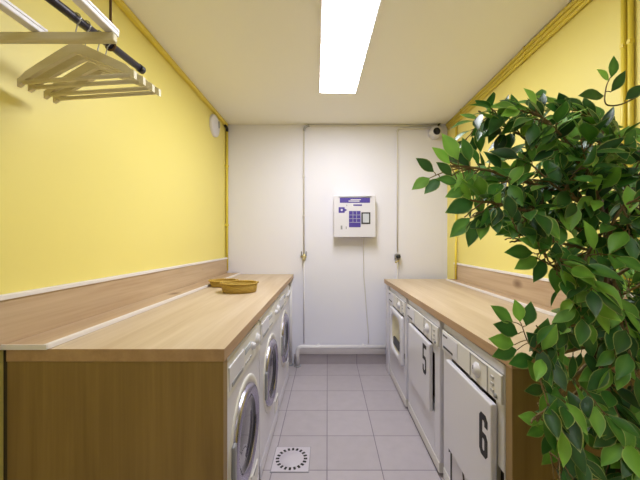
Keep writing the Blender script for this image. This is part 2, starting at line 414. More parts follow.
def dryer(y0, y1, label, ch, dw0, dw1, dz0, dz1, grip, hz=.828):
    yc = (y0 + y1) / 2; w = y1 - y0; fx = RX(yc) + .013
    t = thing('tumble_dryer', label, 'dryer', (fx + .28, yc, 0), 'dryers under the right worktop')
    ov0, ov1, oz0, oz1 = dw0 + .015, dw1 - .012, dz0 + .03, dz1 + .012     # front opening behind the door
    g0, g1, gz0, gz1 = grip
    b = MB()   # carcass with a real opening in its front
    b.box((fx + .05, y0, .075), (fx + .56, y1, hz), .004)
    b.box((fx, y0, .075), (fx + .0498, g0, hz), .004)
    b.box((fx, g0, .075), (fx + .0498, ov0, gz0), 0); b.box((fx, g0, gz1), (fx + .0498, ov0, hz - .001), 0)
    b.box((fx, ov1, .075), (fx + .0498, y1, hz), .004)
    b.box((fx, ov0, .075), (fx + .0498, ov1, oz0), .0); b.box((fx, ov0, oz1), (fx + .0498, ov1, hz - .001), .0)
    b.build('body', M['enamel'], t)
    b = MB(); b.box((fx + .03, y0 + .006, 0), (fx + .54, y1 - .006, .0745), .002); b.build('plinth', M['dark'], t)
    b = MB(); b.box((fx + .042, ov0 + .001, oz0 + .001), (fx + .0497, ov1 - .001, oz1 - .001), .001); b.build('opening_liner', M['liner'], t)
    b = MB(); b.box((fx + .038, g0 + .001, gz0 + .001), (fx + .0497, ov0, gz1 - .001), .001); b.build('grip_recess', M['rubber'], t)
    # lid seam + control panel
    b = MB(); b.box((fx - .004, y0 + .002, hz - .036), (fx - .0001, y1 - .002, hz - .033), 0); b.build('lid_seam', M['grey'], t)
    b = MB(); b.box((fx - .010, y0 + .004, oz1 + .004), (fx - .0002, y1 - .004, hz - .038), .003); b.build('control_panel', M['plastic'], t)
    pz = (oz1 + hz - .034) / 2
    b = MB(); b.box((fx - .0125, y1 - .20, oz1 + .012), (fx - .0095, y1 - .015, hz - .046), .002); dr = b.build('lint_drawer', M['enamel'], t)
    b = MB(); b.box((fx - .0145, y1 - .15, oz1 + .024), (fx - .012, y1 - .035, oz1 + .034), .001); b.build('drawer_slot', M['dark'], dr)
    b = MB()
    for q in range(5): b.box((fx - .0135, y1 - .036 - q * .012, hz - .062), (fx - .0124, y1 - .028 - q * .012, hz - .054), 0)
    b.build('nameplate', M['black'], dr)
    b = MB()   # square bezel round the knob
    ky = y0 + .165; a = .058
    for (p, q) in (((-a, -a), (a, -a + .004)), ((-a, a - .004), (a, a)), ((-a, -a), (-a + .004, a)), ((a - .004, -a), (a, a))):
        b.box((fx - .0125, ky + p[0] * 1.25, pz + p[1] * .85), (fx - .0095, ky + q[0] * 1.25, pz + q[1] * .85), 0)
    b.build('dial_bezel', M['softgrey'], t)
    b = MB(); b.lathe([(0, .016), (.015, .016), (.018, .013), (.023, .005), (.030, .003), (.030, -.004)], (fx - .010, ky + .012, pz), (-1, 0, 0), 28); k = b.build('knob', M['enamel'], t)
    b = MB(); b.box((fx - .0275, ky + .0105, pz + .004), (fx - .0255, ky + .0135, pz + .02), 0); b.build('pointer', M['dark'], k)
    b = MB(); b.lathe([(0, .008), (.006, .008), (.008, .005), (.008, -.003)], (fx - .010, y0 + .035, oz1 + .022), (-1, 0, 0), 16); b.build('button', M['grey'], t)
    for q in range(3):
        b = MB(); b.box((fx - .0145, y0 + .05, pz - .03 + q * .024), (fx - .0095, y0 + .068, pz - .02 + q * .024), .001); b.build('button', M['softgrey'], t)
    # kick strip along the floor
    b = MB(); b.box((fx - .003, y0 + .005, .018), (fx + .0295, y1 - .005, .0735), .002); b.build('kick_plate', M['plastic'], t)
    return t, fx
# number 6
t, fx = dryer(1.068, 1.632, 'white dryer with a large black 6 on its door', '6', 1.108, 1.535, .255, .672, (1.074, 1.122, .24, .455))
hinge = V((fx, 1.615, 0))
b = MB(); b.box((fx - .026, 1.108, .255), (fx - .003, 1.535, .672), .006, 3); d = b.build('door', M['enamel'], t)
digit('6', d, fx - .0272, 1.192, .452, .158, .85)
b = MB(); b.box((fx - .003, 1.15, .30), (fx + .035, 1.19, .60), .004); b.build('door_liner', M['seal'], d)
for a, c in ((1.30, 1.345), (1.2, 1.23)):
    b = MB(); b.box((fx - .010, a, .6725), (fx + .01, c, .682), .002); b.build('latch', M['rubber'], d)
digit('1', t, fx - .0012, 1.562, .068, .172, .8, 'marking'); digit('/', t, fx - .0012, 1.405, .068, .15, .8, 'marking')
# number 5
t, fx = dryer(1.652, 2.294, 'white dryer with a small black 5 on its door', '5', 1.752, 2.205, .292, .672, (1.73, 1.768, .30, .63))
b = MB(); b.box((fx - .024, 1.752, .292), (fx - .001, 2.205, .672), .006, 3); d = b.build('door', M['enamel'], t)
digit('5', d, fx - .0252, 1.868, .472, .172, .85)
b = MB(); b.box((fx + .002, 1.732, .302), (fx + .037, 1.764, .345), .004); b.build('recess_lip', M['grey'], t)
# the farthest one, round window in its door
t, fx = dryer(2.314, 2.910, 'white dryer with a rounded window in its door, nearest the back wall', '', 2.36, 2.795, .30, .672, (2.345, 2.376, .36, .40))
yc, zc, hw, hh = 2.5775, .486, .2175, .186
def rrect(hw, hh, r, n=7):
    pts = []
    for cx, cy, a0 in ((hw - r, hh - r, 0), (-hw + r, hh - r, 90), (-hw + r, -hh + r, 180), (hw - r, -hh + r, 270)):
        for k in range(n): a = R(a0 + 90 * k / (n - 1)); pts.append((cx + r * math.cos(a), cy + r * math.sin(a)))
    return pts
def loft(m, rings, cap0=False, cap1=False):
    vs = [[m.bm.verts.new(p) for p in rr] for rr in rings]; n = len(vs[0])
    for A, B in zip(vs, vs[1:]):
        for k in range(n):
            f = m.bm.faces.new((A[k], A[(k + 1) % n], B[(k + 1) % n], B[k])); f.material_index = m.mi; f.smooth = True
    if cap0: m.bm.faces.new(vs[0][::-1]).material_index = m.mi
    if cap1: m.bm.faces.new(vs[-1]).material_index = m.mi
def ring(hw, hh, r, x): return [(x, yc + a, zc + b_) for a, b_ in rrect(hw, hh, r)]
b = MB(); loft(b, [ring(hw, hh, .02, fx - .002), ring(hw, hh, .02, fx - .022), ring(hw - .005, hh - .005, .02, fx - .026),
                   ring(.175, .152, .10, fx - .026), ring(.168, .145, .10, fx - .018), ring(.168, .145, .10, fx - .002)]); d = b.build('door', M['enamel'], t)
b = MB(); loft(b, [ring(.168, .145, .1, fx - .012), ring(.148, .128, .09, fx + .002), ring(.11, .09, .07, fx + .014), ring(.04, .03, .025, fx + .018)], cap1=True); b.build('window', M['seal'], d)
b = MB(); b.box((fx - .014, yc - .11, zc - .125), (fx + .006, yc + .13, zc - .055), .01); b.build('window_dark_bar', M['dark'], d)  # dark bar across the lower part of the window

# ------------------------------------------------------------------ payment box on the back wall
x0, x1, z0, z1, yf, yb = at(334, 0, 3.06).x, at(375.5, 0, 3.06).x, at(0, 237, 3.06).z, at(0, 195, 3.06).z, 3.06, BACK
t = thing('payment_box', 'white wall box with purple panels and keypad on back wall', 'control box', ((x0 + x1) / 2, yb, z0))
bx('body', M['enamel'], t, (x0, yf + .018, z0), (x1, yb - .0005, z1), .004)
fd = bx('front_door', M['enamel'], t, (x0 - .001, yf, z0 - .002), (x1 + .001, yf + .0175, z1 - .004), .004)
P = lambda x, y: (at(x, 0, 3.06).x, at(0, y, 3.06).z)
def plate(name, mat, X0, Y0, X1, Y1, parent, d=.002, base=0):
    a, b_ = P(X0, Y1), P(X1, Y0)
    return bx(name, mat, parent, (a[0], yf - base - d, a[1]), (b_[0], yf - base, b_[1]), .0004)
bn = plate('banner', M['purple'], 339.8, 197.7, 370, 202.8, fd)
m = MB()
for a in ((348.5, 200.6, 359.5, 201.6), (350.5, 199.2, 360.8, 200.1)):
    p, q = P(a[0], a[3]), P(a[2], a[1]); m.box((p[0], yf - .0028, p[1]), (q[0], yf - .002, q[1]), 0)
m.build('banner_lettering', M['enamel'], bn)
bx('top_rail', M['steel'], fd, (P(338.5, 0)[0], yf - .006, P(0, 197.4)[1]), (P(371.5, 0)[0], yf, P(0, 196.3)[1]), .001)
plate('caption_strip', M['purple'], 353.3, 204.4, 362, 205.8, fd)
ar = MB(); p = [P(*q) for q in ((338.6, 207.2), (344.6, 207.2), (344.6, 208.6), (347.2, 210), (344.6, 211.6), (344.6, 212.8), (338.6, 212.8))]
ar.prism([(a, yf - .002, c) for a, c in p], (0, .002, 0)); ao = ar.build('arrow_sign', M['purple'], fd)
m = MB(); a, c = P(340.8, 211), P(342.6, 209); m.box((a[0], yf - .003, a[1]), (c[0], yf - .002, c[1]), 0); m.build('arrow_mark', M['enamel'], ao)
kp = plate('keypad', M['purple'], 349, 211, 360.6, 227.2, fd)
p = [P(*q) for q in ((349, 213.5), (347.2, 216), (349, 218.5))]
for i in range(3):
    for j in range(3):
        kx, ky = 349.6 + i * 3.65, 211.6 + j * 3.7
        plate('key', M['purple'], kx, ky, kx + 3.1, ky + 3.1, kp, .004, .002)
m = MB()
for i in (1, 2): a, c = P(349.4 + i * 3.65 - .5, 222.5), P(349.4 + i * 3.65 + .1, 211.4); m.box((a[0], yf - .0032, a[1]), (c[0], yf - .002, c[1]), 0)
for j in (1, 2, 3): a, c = P(349.4, 211.4 + j * 3.7 + .1), P(360.2, 211.4 + j * 3.7 - .5); m.box((a[0], yf - .0032, a[1]), (c[0], yf - .002, c[1]), 0)
m.build('key_grid', M['screen'], kp)
sc = plate('card_reader', M['dark'], 361.3, 212.3, 370.3, 224, fd, .004)
plate('reader_window', M['screen'], 362.7, 213.7, 369, 222.6, sc, .001, .004)
m = MB(); o = P(346.6, 205.3); m.lathe([(0, .006), (.006, .006), (.007, .004), (.007, -.001)], (o[0], yf, o[1]), (0, -1, 0), 16); m.build('door_lock', M['steel'], fd)
plate('coin_slot', M['grey'], 340.7, 225.6, 342.4, 229.4, fd); plate('coin_slot', M['grey'], 345.8, 226.4, 346.6, 229, fd)
m = MB(); cx = at(363.5, 0, 3.17).x; m.tube([(cx, 3.12, z0 + .01), (cx, 3.14, z0 - .02), (cx, 3.172, z0 - .05), (cx + .003, 3.175, .9), (cx + .05, 3.175, .3), (cx + .05, 3.175, .21)], .0055, 8); m.build('cable', M['conduit'], t)

# ------------------------------------------------------------------ conduits and taps on the back wall
Yc = BACK - .014
def q3(px, py, y=Yc): p = at(px, py, y); return (p.x, p.y, p.z)
def bend(a, b, c, n=6):
    a, b, c = V(a), V(b), V(c); return [a * (1 - s) ** 2 + b * 2 * s * (1 - s) + c * s * s for s in [k / n for k in range(n + 1)]]
zt = H + (240.5 - 125.6) * Yc / F
xl, xr = q3(304, 0)[0], q3(397.3, 0)[0]
pts = [(RIGHT - .07, Yc, zt)] + bend((xl + .05, Yc, zt), (xl, Yc, zt), (xl, Yc, zt - .05)) + [(xl, Yc, 1.12)]
m = MB(); m.tube(pts, .0078, 12); cpo = m.build('wall_conduit', M['conduit'], None, (xl, Yc, 1.12))
tag(cpo, 'thin conduit under the ceiling bending down to the left tap', 'pipe')
m = MB(); m.tube(bend((xl + .055, Yc, zt), (xl, Yc, zt), (xl, Yc, zt - .055)), .0115, 14); m.build('elbow', M['steel'], cpo)
for z in (1.9, 1.5):
    m = MB(); m.box((xl - .014, BACK - .026, z), (xl + .014, BACK - .0005, z + .014), .002); m.build('clip', M['conduit'], cpo)
zt2 = zt - .034
m = MB(); m.tube([(RIGHT - .07, Yc, zt2)] + bend((xr + .03, Yc, zt2), (xr, Yc, zt2), (xr, Yc, zt2 - .03)) + [(xr, Yc, 1.12)], .0068, 12)
c2 = m.build('wall_conduit', M['conduit'], None, (xr, Yc, 1.12)); tag(c2, 'thin conduit bending down to the right tap beside the box', 'pipe')
m = MB(); m.tube(bend((xr + .034, Yc, zt2), (xr, Yc, zt2), (xr, Yc, zt2 - .034)), .0095, 12); m.build('elbow', M['conduit'], c2)
for x, yb_, z1_, lab in ((xl, None, .21, 'thin white pipe dropping from left tap to the low heating pipe'), (xr, None, .0, 'thin white pipe below the right tap, behind the worktop')):
    m = MB(); m.tube([(x, Yc, 1.05), (x, Yc, z1_)], .006, 10); tag(m.build('drop_pipe', M['pipe'], None, (x, Yc, z1_)), lab, 'pipe')
# left tap: two little levers over a brass body
t = thing('tap', 'brass double tap with two grey levers on left conduit', 'tap', (xl, BACK, 1.085))
m = MB(); m.tube([(xl, Yc, 1.051), (xl, Yc, 1.119)], .014, 14); m.tube([(xl - .026, Yc - .004, 1.092), (xl + .026, Yc - .004, 1.092)], .010, 12); m.tube([(xl, Yc - .01, 1.08), (xl, Yc - .04, 1.075), (xl, Yc - .045, 1.055)], .009, 12); m.build('valve_body', M['brass'], t)
for s in (-1, 1):
    m = MB(); m.tube([(xl + s * .022, Yc - .006, 1.096), (xl + s * .024, Yc - .014, 1.118)], .005, 8); m.box((xl + s * .024 - .006, Yc - .026, 1.115), (xl + s * .024 + .006, Yc - .006, 1.145), .003); m.build('lever', M['grey'], t)
t = thing('tap', 'dark grey tap with brass spout on right conduit', 'tap', (xr, BACK, 1.085))
m = MB(); m.box((xr - .03, BACK - .05, 1.065), (xr + .026, BACK - .001, 1.118), .008, 3); m.build('valve_body', M['steel'], t)
m = MB(); m.lathe([(0, .03), (.018, .03), (.021, .026), (.021, 0)], (xr, BACK - .048, 1.094), (0, -1, 0), 18); m.build('handle', M['dark'], t)
m = MB(); m.tube([(xr + .008, BACK - .03, 1.068), (xr + .004, BACK - .05, 1.05), (xr - .03, BACK - .06, 1.035)], .009, 12); m.build('spout', M['brass'], t)
m = MB(); m.tube([(xr, Yc, 1.119), (xr, Yc, 1.13)], .012, 12); m.build('collar', M['conduit'], t)

# low heating pipe and its feet
m = MB(); zl = .192; yl = 3.115
xA, xB = at(297.5, 0, yl).x, at(386, 0, yl).x
m.tube([(xB, yl, zl)] + bend((xA + .05, yl, zl), (xA, yl, zl), (xA, yl, zl - .05)) + [(xA, yl, .0)], .021, 16)
hp = m.build('heating_pipe', M['pipe'], None, (xA, yl, 0)); tag(hp, 'white low pipe along the back wall, bending down to the floor', 'pipe')
m = MB(); m.lathe([(.0215, .001), (.036, .001), (.036, .007), (.0215, .012)], (xA, yl, 0), (0, 0, 1), 24); m.build('floor_collar', M['grey'], hp)
m = MB()
for x in (-.1, .35): m.box((x, yl + .018, zl - .012), (x + .02, BACK - .0005, zl + .012), .002)
m.build('bracket', M['pipe'], hp)
xs = at(290.5, 0, 3.09).x - .008
m = MB(); m.tube([(xs, 3.145, 0), (xs, 3.145, .86)], .019, 14); sp = m.build('riser_pipe', M['pipe'], None, (xs, 3.145, 0)); tag(sp, 'white upright pipe in the corner by the left worktop end', 'pipe')
m = MB(); m.lathe([(.0195, .001), (.032, .001), (.032, .007), (.0195, .012)], (xs, 3.145, 0), (0, 0, 1), 24); m.build('floor_collar', M['grey'], sp)
# white skirting duct below the pipe
m = MB(); m.box((-.305, BACK - .016, .1), (.585, BACK - .0005, .165), .004); struct(m.build('trim_2', M['trim']))

# ------------------------------------------------------------------ floor drain
dx, dy = -.206, 1.79
t = thing('floor_drain', 'square white floor drain with a ring of black slots', 'drain', (dx, dy, 0))
m = MB(); m.box((dx - .102, dy - .101, .0003), (dx + .102, dy + .101, .004), .0015); m.build('plate', M['drain'], t)
m = MB(); m.lathe([(0, .0058), (.066, .0058), (.068, .004)], (dx, dy, 0), (0, 0, 1), 40); m.build('centre_disc', M['drain'], t)
m = MB()
for k in range(20):
    a = 2 * math.pi * k / 20; c, s_ = math.cos(a), math.sin(a)
    mt = Matrix.Translation((dx + c * .08, dy + s_ * .08, .0046)) @ Matrix.Rotation(a, 4, 'Z')
    m.box((-.010, -.0065, -.0008), (.010, .0065, .0004), 0, mtx=mt)
m.build('slots', M['black'], t)
m = MB()
for a, b_ in (((-.106, -.105), (.106, -.102)), ((-.106, .102), (.106, .105)), ((-.106, -.102), (-.103, .102)), ((.103, -.102), (.106, .102))):
    m.box((dx + a[0], dy + a[1], .0002), (dx + b_[0], dy + b_[1], .0018), 0)
m.build('rim', M['grey'], t)

# ------------------------------------------------------------------ wall fittings high up
o = V((LEFT, 2.83, 2.295))
t = thing('wall_vent', 'round white wall disc near the ceiling on the left wall', 'vent', o)
m = MB(); m.lathe([(.098, .0005), (.098, .018), (.092, .026), (.065, .036), (0, .042)], o, (1, 0, 0), 44); m.build('cover', M['enamel'], t)
m = MB(); m.lathe([(0, .046), (.016, .0455), (.018, .039)], o + V((0, .03, .02)), (1, 0, 0), 24, 1, 1.9); m.build('indicator', M['grey'], t)
o = at(437, 131, 3.1); o.y = BACK
t = thing('wall_siren', 'small white round fitting with dark opening, high in right back corner', 'wall fitting', o)
m = MB(); m.lathe([(.062, .0005), (.062, .05), (.056, .072), (.036, .08)], o, (0, -1, 0), 32); m.build('housing', M['enamel'], t)
m = MB(); m.lathe([(.036, .0798), (.034, .06), (0, .058)], o, (0, -1, 0), 28); m.build('opening', M['dark'], t)
m = MB(); m.tube([o + V((.02, -.03, .055)), o + V((.05, -.02, .10)), o + V((.09, -.02, .11))], .009, 8); m.build('lead', M['dark'], t)

# ------------------------------------------------------------------ baskets
def basket(cx, cy, rx, ry, h, label, tilt=0):
    t = thing('basket', label, 'basket', (cx, cy, LZ), 'wicker baskets on the left worktop')
    m = MB(); k = ry / rx
    m.lathe([(0, .001), (rx * .88, .001), (rx * .93, .004), (rx * .97, h * .5), (rx, h), (rx * .95, h), (rx * .92, h * .5), (rx * .86, .012), (0, .010)], (cx, cy, LZ), (0, 0, 1), 48, 1, k)
    m.build('bowl', M['rush'], t)
    m = MB(); n = 44
    pts = []
    for j in range(2):
        P_ = [(cx + math.cos(2 * math.pi * q / n) * rx * .985, cy + math.sin(2 * math.pi * q / n) * ry * .985, LZ + h + .002 + .0025 * math.sin(q * 3 + j * math.pi)) for q in range(n + 1)]
        m.tube(P_, .0052, 8)
    m.build('rim', M['rush'], t)
    for s in (-1, 1):
        m = MB(); P_ = []
        for q in range(11):
            a = math.pi * q / 10; P_.append((cx + s * (rx * .97 + .004) , cy - .035 * math.cos(a), LZ + h + .001 + .008 * math.sin(a)))
        m.tube(P_, .004, 8); m.build('handle', M['rush'], t)
    return t
basket(-.585, 2.075, .118, .098, .058, 'larger round wicker basket in front on the left worktop')
basket(-.778, 2.335, .098, .085, .04, 'smaller shallow wicker basket tucked behind the larger basket')

# ------------------------------------------------------------------ clothes rail, airer frame, hangers
ZR = 1.95
rail = lambda y: V((-.796 + .108 * (y - .902), y, ZR))
t = thing('clothes_rail', 'dark round clothes rail hung from the ceiling on a cord', 'clothes rail', rail(.9))
m = MB(); m.tube([rail(.42), rail(1.272)], .0135, 18); rp = m.build('rod', M['rod'], t)
for y in (.43, 1.262):
    m = MB(); m.tube([rail(y - .011), rail(y + .013)], .0152, 18); m.build('end_cap', M['dark'], rp)
for y in (.55, 1.112):
    p = rail(y); m = MB(); m.tube([(p.x, p.y, ZR + .085), (p.x, p.y, CEIL - .001)], .0042, 8)
    cdo = m.build('cord', M['cord'], t)
    m = MB(); m.tube([(p.x, p.y + .0001, ZR + .084), (p.x + .002, p.y, ZR + .05), (p.x, p.y, ZR + .013)], [.0075, .006, .005], 8)
    m.tube([p + V((math.cos(2 * math.pi * k / 16) * .0165, .001 * k / 16, math.sin(2 * math.pi * k / 16) * .0165)) for k in range(17)], .004, 8); m.build('hook', M['cord'], cdo)
t = thing('drying_frame', 'wall-mounted frame of white rails on pale wooden crossbars above hangers', 'drying frame', (LEFT, .92, 1.838))
for y in (.40, .915):
    m = MB(); m.box((LEFT + .0005, y - .011, 1.836), (-.622, y + .011, 1.862), .005, 3); m.build('crossbar', M['hanger'], t)
for x in (-.636, -.85):
    m = MB(); m.box((x - .013, .34, 1.8622), (x + .013, .935, 1.877), .003); m.box((x - .013, .34, 1.877), (x - .009, .935, 1.885), .001); m.box((x + .009, .34, 1.877), (x + .013, .935, 1.885), .001)
    ro = m.build('side_rail', M['whiterail'], t)
    m = MB(); m.lathe([(0, .005), (.004, .004), (.006, 0)], (x, .915, 1.877), (0, 0, 1), 12); m.build('screw', M['steel'], ro)
hg = None
labels = ['frontmost pale wooden hanger on the dark rail', 'second pale wooden hanger from the front on the rail',
          'third pale wooden hanger from the front on the rail', 'pale wooden hanger hanging last, nearest the rail end']
def make_hanger():
    t = thing('coat_hanger', labels[0], 'hanger', (0, 0, 0), 'wooden hangers on the rail')
    top = []; bot = []                                     # body silhouette in X-Z, hanging from z=0 (rail centre)
    n = 14
    for i in range(-n, n + 1):
        u = i / n; x = u * .2; a = abs(u)
        zt_ = -.074 - .098 * (a ** 1.08) - (.006 * max(0, (a - .93) / .07))
        if .86 < a < .93: zt_ -= .006
        th = .036 - .012 * a
        top.append((x, zt_)); bot.append((x, zt_ - th))
    m = MB(); m.prism([(x, -.006, z) for x, z in top] + [(x, -.006, z) for x, z in bot[::-1]], (0, .012, 0))
    m.build('shoulders', M['hanger'], t)
    m = MB(); m.tube([(-.19, 0, -.188), (.19, 0, -.188)], .0065, 10); m.build('trouser_bar', M['hanger'], t)
    m = MB(); pts = [(0, 0, -.082), (0, 0, -.045)]
    for k in range(13):
        a = R(-65 - 0 + k * 21); r = .0186; pts.append((r * math.cos(a) * 1.0, 0, -.0005 + r * math.sin(a)))
    m.tube(pts, .0019, 8); m.build('hook', M['steel'], t)
    return t
h0 = make_hanger()
def copy_tree(o, parent=None):
    c = o.copy(); C.objects.link(c)
    if parent: c.parent = parent
    for ch in o.children: copy_tree(ch, c)
    return c
for i, (y, rz, ry) in enumerate(((.975, -6, -.6), (1.01, -5, -.8), (1.058, -6, -.6), (1.09, -6, -.8))):
    o = h0 if i == 0 else copy_tree(h0)
    p = rail(y); o.location = p + V((0, 0, -.0015)); o.rotation_euler = (0, R(ry), R(rz)); o['label'] = labels[i]

# ------------------------------------------------------------------ the leafy tree in a pot
random.seed(11)
px0, py0 = .70, .80
t = thing('ficus_tree', 'tall leafy variegated ficus tree in front of the right worktop', 'plant', (px0, py0, 0))
m = MB(); m.lathe([(0, .001), (.125, .001), (.13, .006), (.165, .30), (.17, .305), (.17, .325), (.155, .325), (.15, .28), (0, .278)], (px0, py0, 0), (0, 0, 1), 40); m.build('pot', M['pot'], t)
m = MB(); m.lathe([(0, .296), (.08, .293), (.1495, .285)], (px0, py0, 0), (0, 0, 1), 28); m.build('soil', M['soil'], t)
def jit(p, a=.006): return V(p) + V((random.uniform(-a, a), random.uniform(-a, a), random.uniform(-a, a)))
def smooth(pts, n=6):
    out = []; P_ = [pts[0]] + list(pts) + [pts[-1]]
    for i in range(1, len(P_) - 2):
        a, b, c, d = P_[i - 1], P_[i], P_[i + 1], P_[i + 2]
        for k in range(n):
            s = k / n
            out.append(.5 * ((2 * b) + (c - a) * s + (2 * a - 5 * b + 4 * c - d) * s * s + (3 * b - a - 3 * c + d) * s ** 3))
    out.append(P_[-2]); return out
trunkA = [V((.69, .80, .28)), at(577, 480, .80), at(584, 420, .81), at(594, 350, .83), at(602, 290, .84), at(606, 230, .85), at(604, 170, .86)]
trunkB = [V((.72, .82, .28)), at(606, 480, .84), at(612, 410, .86), at(604, 340, .87), at(612, 270, .88), at(628, 200, .88), at(640, 150, .88)]
m = MB()
for P_, r0, r1 in ((trunkA, .013, .006), (trunkB, .012, .005)):
    S = smooth(P_); m.tube([jit(p, .002) for p in S], [r0 + (r1 - r0) * i / (len(S) - 1) for i in range(len(S))], 9)
m.build('trunk', M['bark'], t)

# leaves
bmL = bmesh.new(); lay = bmL.verts.layers.float_color.new('leafdata')
PROF = [(0, .02), (.10, .30), (.25, .76), (.42, 1.0), (.58, .94), (.74, .66), (.88, .30), (1.0, .0)]
def leaf(p, d, up, L, W, tone, rim, fold=.28, droop=.18):
    d = d.normalized(); s = d.cross(up)
    if s.length < .05: s = d.cross(V((1, .3, .2)))
    s.normalize(); n = s.cross(d).normalized()
    curl = random.uniform(-.12, .12); rows = []
    for v, w in PROF:
        row = []
        c = p + d * (v * L) - n * (droop * L * v * v) + s * (curl * L * v * v)
        cols = (-1, -.8, 0, .8, 1) if w > .001 else (0,)
        for u in cols:
            q = c + s * (u * w * W * .5) + n * (abs(u) * w * W * .5 * fold - .0)
            vt = bmL.verts.new(q)
            rv = 1.0 if abs(u) == 1 else 0.0
            if not w > .001: rv = .9
            tt = tone + (.10 if u == 0 else 0) + .12 * math.sin(v * 9 + tone * 20) * .3
            vt[lay] = (rv, max(0, min(1, tt)), rim, 1)
            row.append(vt)
        rows.append(row)
    for A, B in zip(rows, rows[1:]):
        if len(B) == 1:
            for k in range(len(A) - 1): bmL.faces.new((A[k], A[k + 1], B[0])).smooth = True
        else:
            for k in range(4): bmL.faces.new((A[k], A[k + 1], B[k + 1], B[k])).smooth = True
twigs = MB()
EDGE = [(60, 600), (92, 590), (100, 476), (130, 446), (160, 432), (200, 448), (238, 462), (250, 520), (275, 552), (300, 556), (318, 532), (355, 520), (370, 532), (430, 526), (445, 548), (700, 556)]
TOP = [(400, 150), (450, 112), (476, 98), (530, 96), (560, 100), (600, 112), (625, 128), (700, 128)]
def interp(tab, x):
    for (a, b), (c, d) in zip(tab, tab[1:]):
        if x <= c: return b + (d - b) * max(0, x - a) / (c - a)
    return tab[-1][1]
def ok(p, L=.0):
    # outline the tree has grown into: bare towards the aisle at worktop height and low down
    qx, qy = 327.5 + F * p.x / p.y, 240.5 - F * (p.z - H) / p.y
    if qx < interp(EDGE, qy) or qy < interp(TOP, qx): return False
    # keep clear of the end panel, the worktop, the wall and the ceiling
    if p.y > .985 and p.z < RZ + .03 and p.x > .5: return False
    if p.x > RIGHT - .05: return False
    return True
WALLCLEAR = RIGHT - .03
def add_leaf(p, d, L=None, tone=None):
    L = L or random.uniform(.055, .078); W = L * random.uniform(.42, .53)
    tip = p + d.normalized() * L
    if not (ok(p) and ok(tip + V((0, .03, -.02)))): return
    up = (V((random.uniform(-.7, .5), random.uniform(-1.0, .1), random.uniform(.15, 1.0)))).normalized()
    tone = random.betavariate(1.0, 1.35) if tone is None else tone
    twigs.tube([p - d.normalized() * .013, p + d.normalized() * .001], .0011, 5)
    leaf(p, d, up, L, W, tone, random.choice((.25, .45, .7, .95)), random.uniform(.08, .42), random.uniform(.02, .3))
def branch(P_, r0=.005, r1=.0018, every=.019, start=.25, term=True, lmul=1.0, side=1.0):
    S = smooth(P_, 8); n0 = len(S)
    while len(S) > 2 and not ok(S[-1] + (S[-1] - S[-2]).normalized() * .03): S.pop()
    if len(S) < 4 or not ok(S[0]) or not ok(S[len(S) // 2]): return
    twigs.tube([jit(p, .0012) for p in S], [r0 + (r1 - r0) * i / (n0 - 1) for i in range(len(S))], 6)
    tot = sum((S[i + 1] - S[i]).length for i in range(len(S) - 1)); acc = 0; nxt = tot * start; sgn = 1
    for i in range(len(S) - 1):
        seg = S[i + 1] - S[i]; acc += seg.length
        while acc >= nxt:
            nxt += every * random.uniform(.7, 1.3); sgn = -sgn; dr = seg.normalized()
            sd = dr.cross(V((random.uniform(-.5, .5), -1, random.uniform(-.2, .6)))).normalized()
            d = dr * random.uniform(.3, .9) + sd * sgn * side * random.uniform(.5, 1.1) + V((0, random.uniform(-.5, .35), -random.uniform(.0, .55)))
            base = S[i] + d.normalized() * .012
            add_leaf(base, d, random.uniform(.055, .078) * lmul)
    if term:
        dr = (S[-1] - S[-2]).normalized(); add_leaf(S[-1], dr + V((0, 0, -.1)), random.uniform(.06, .075) * lmul)
def A(*l): return [at(*q) for q in l]
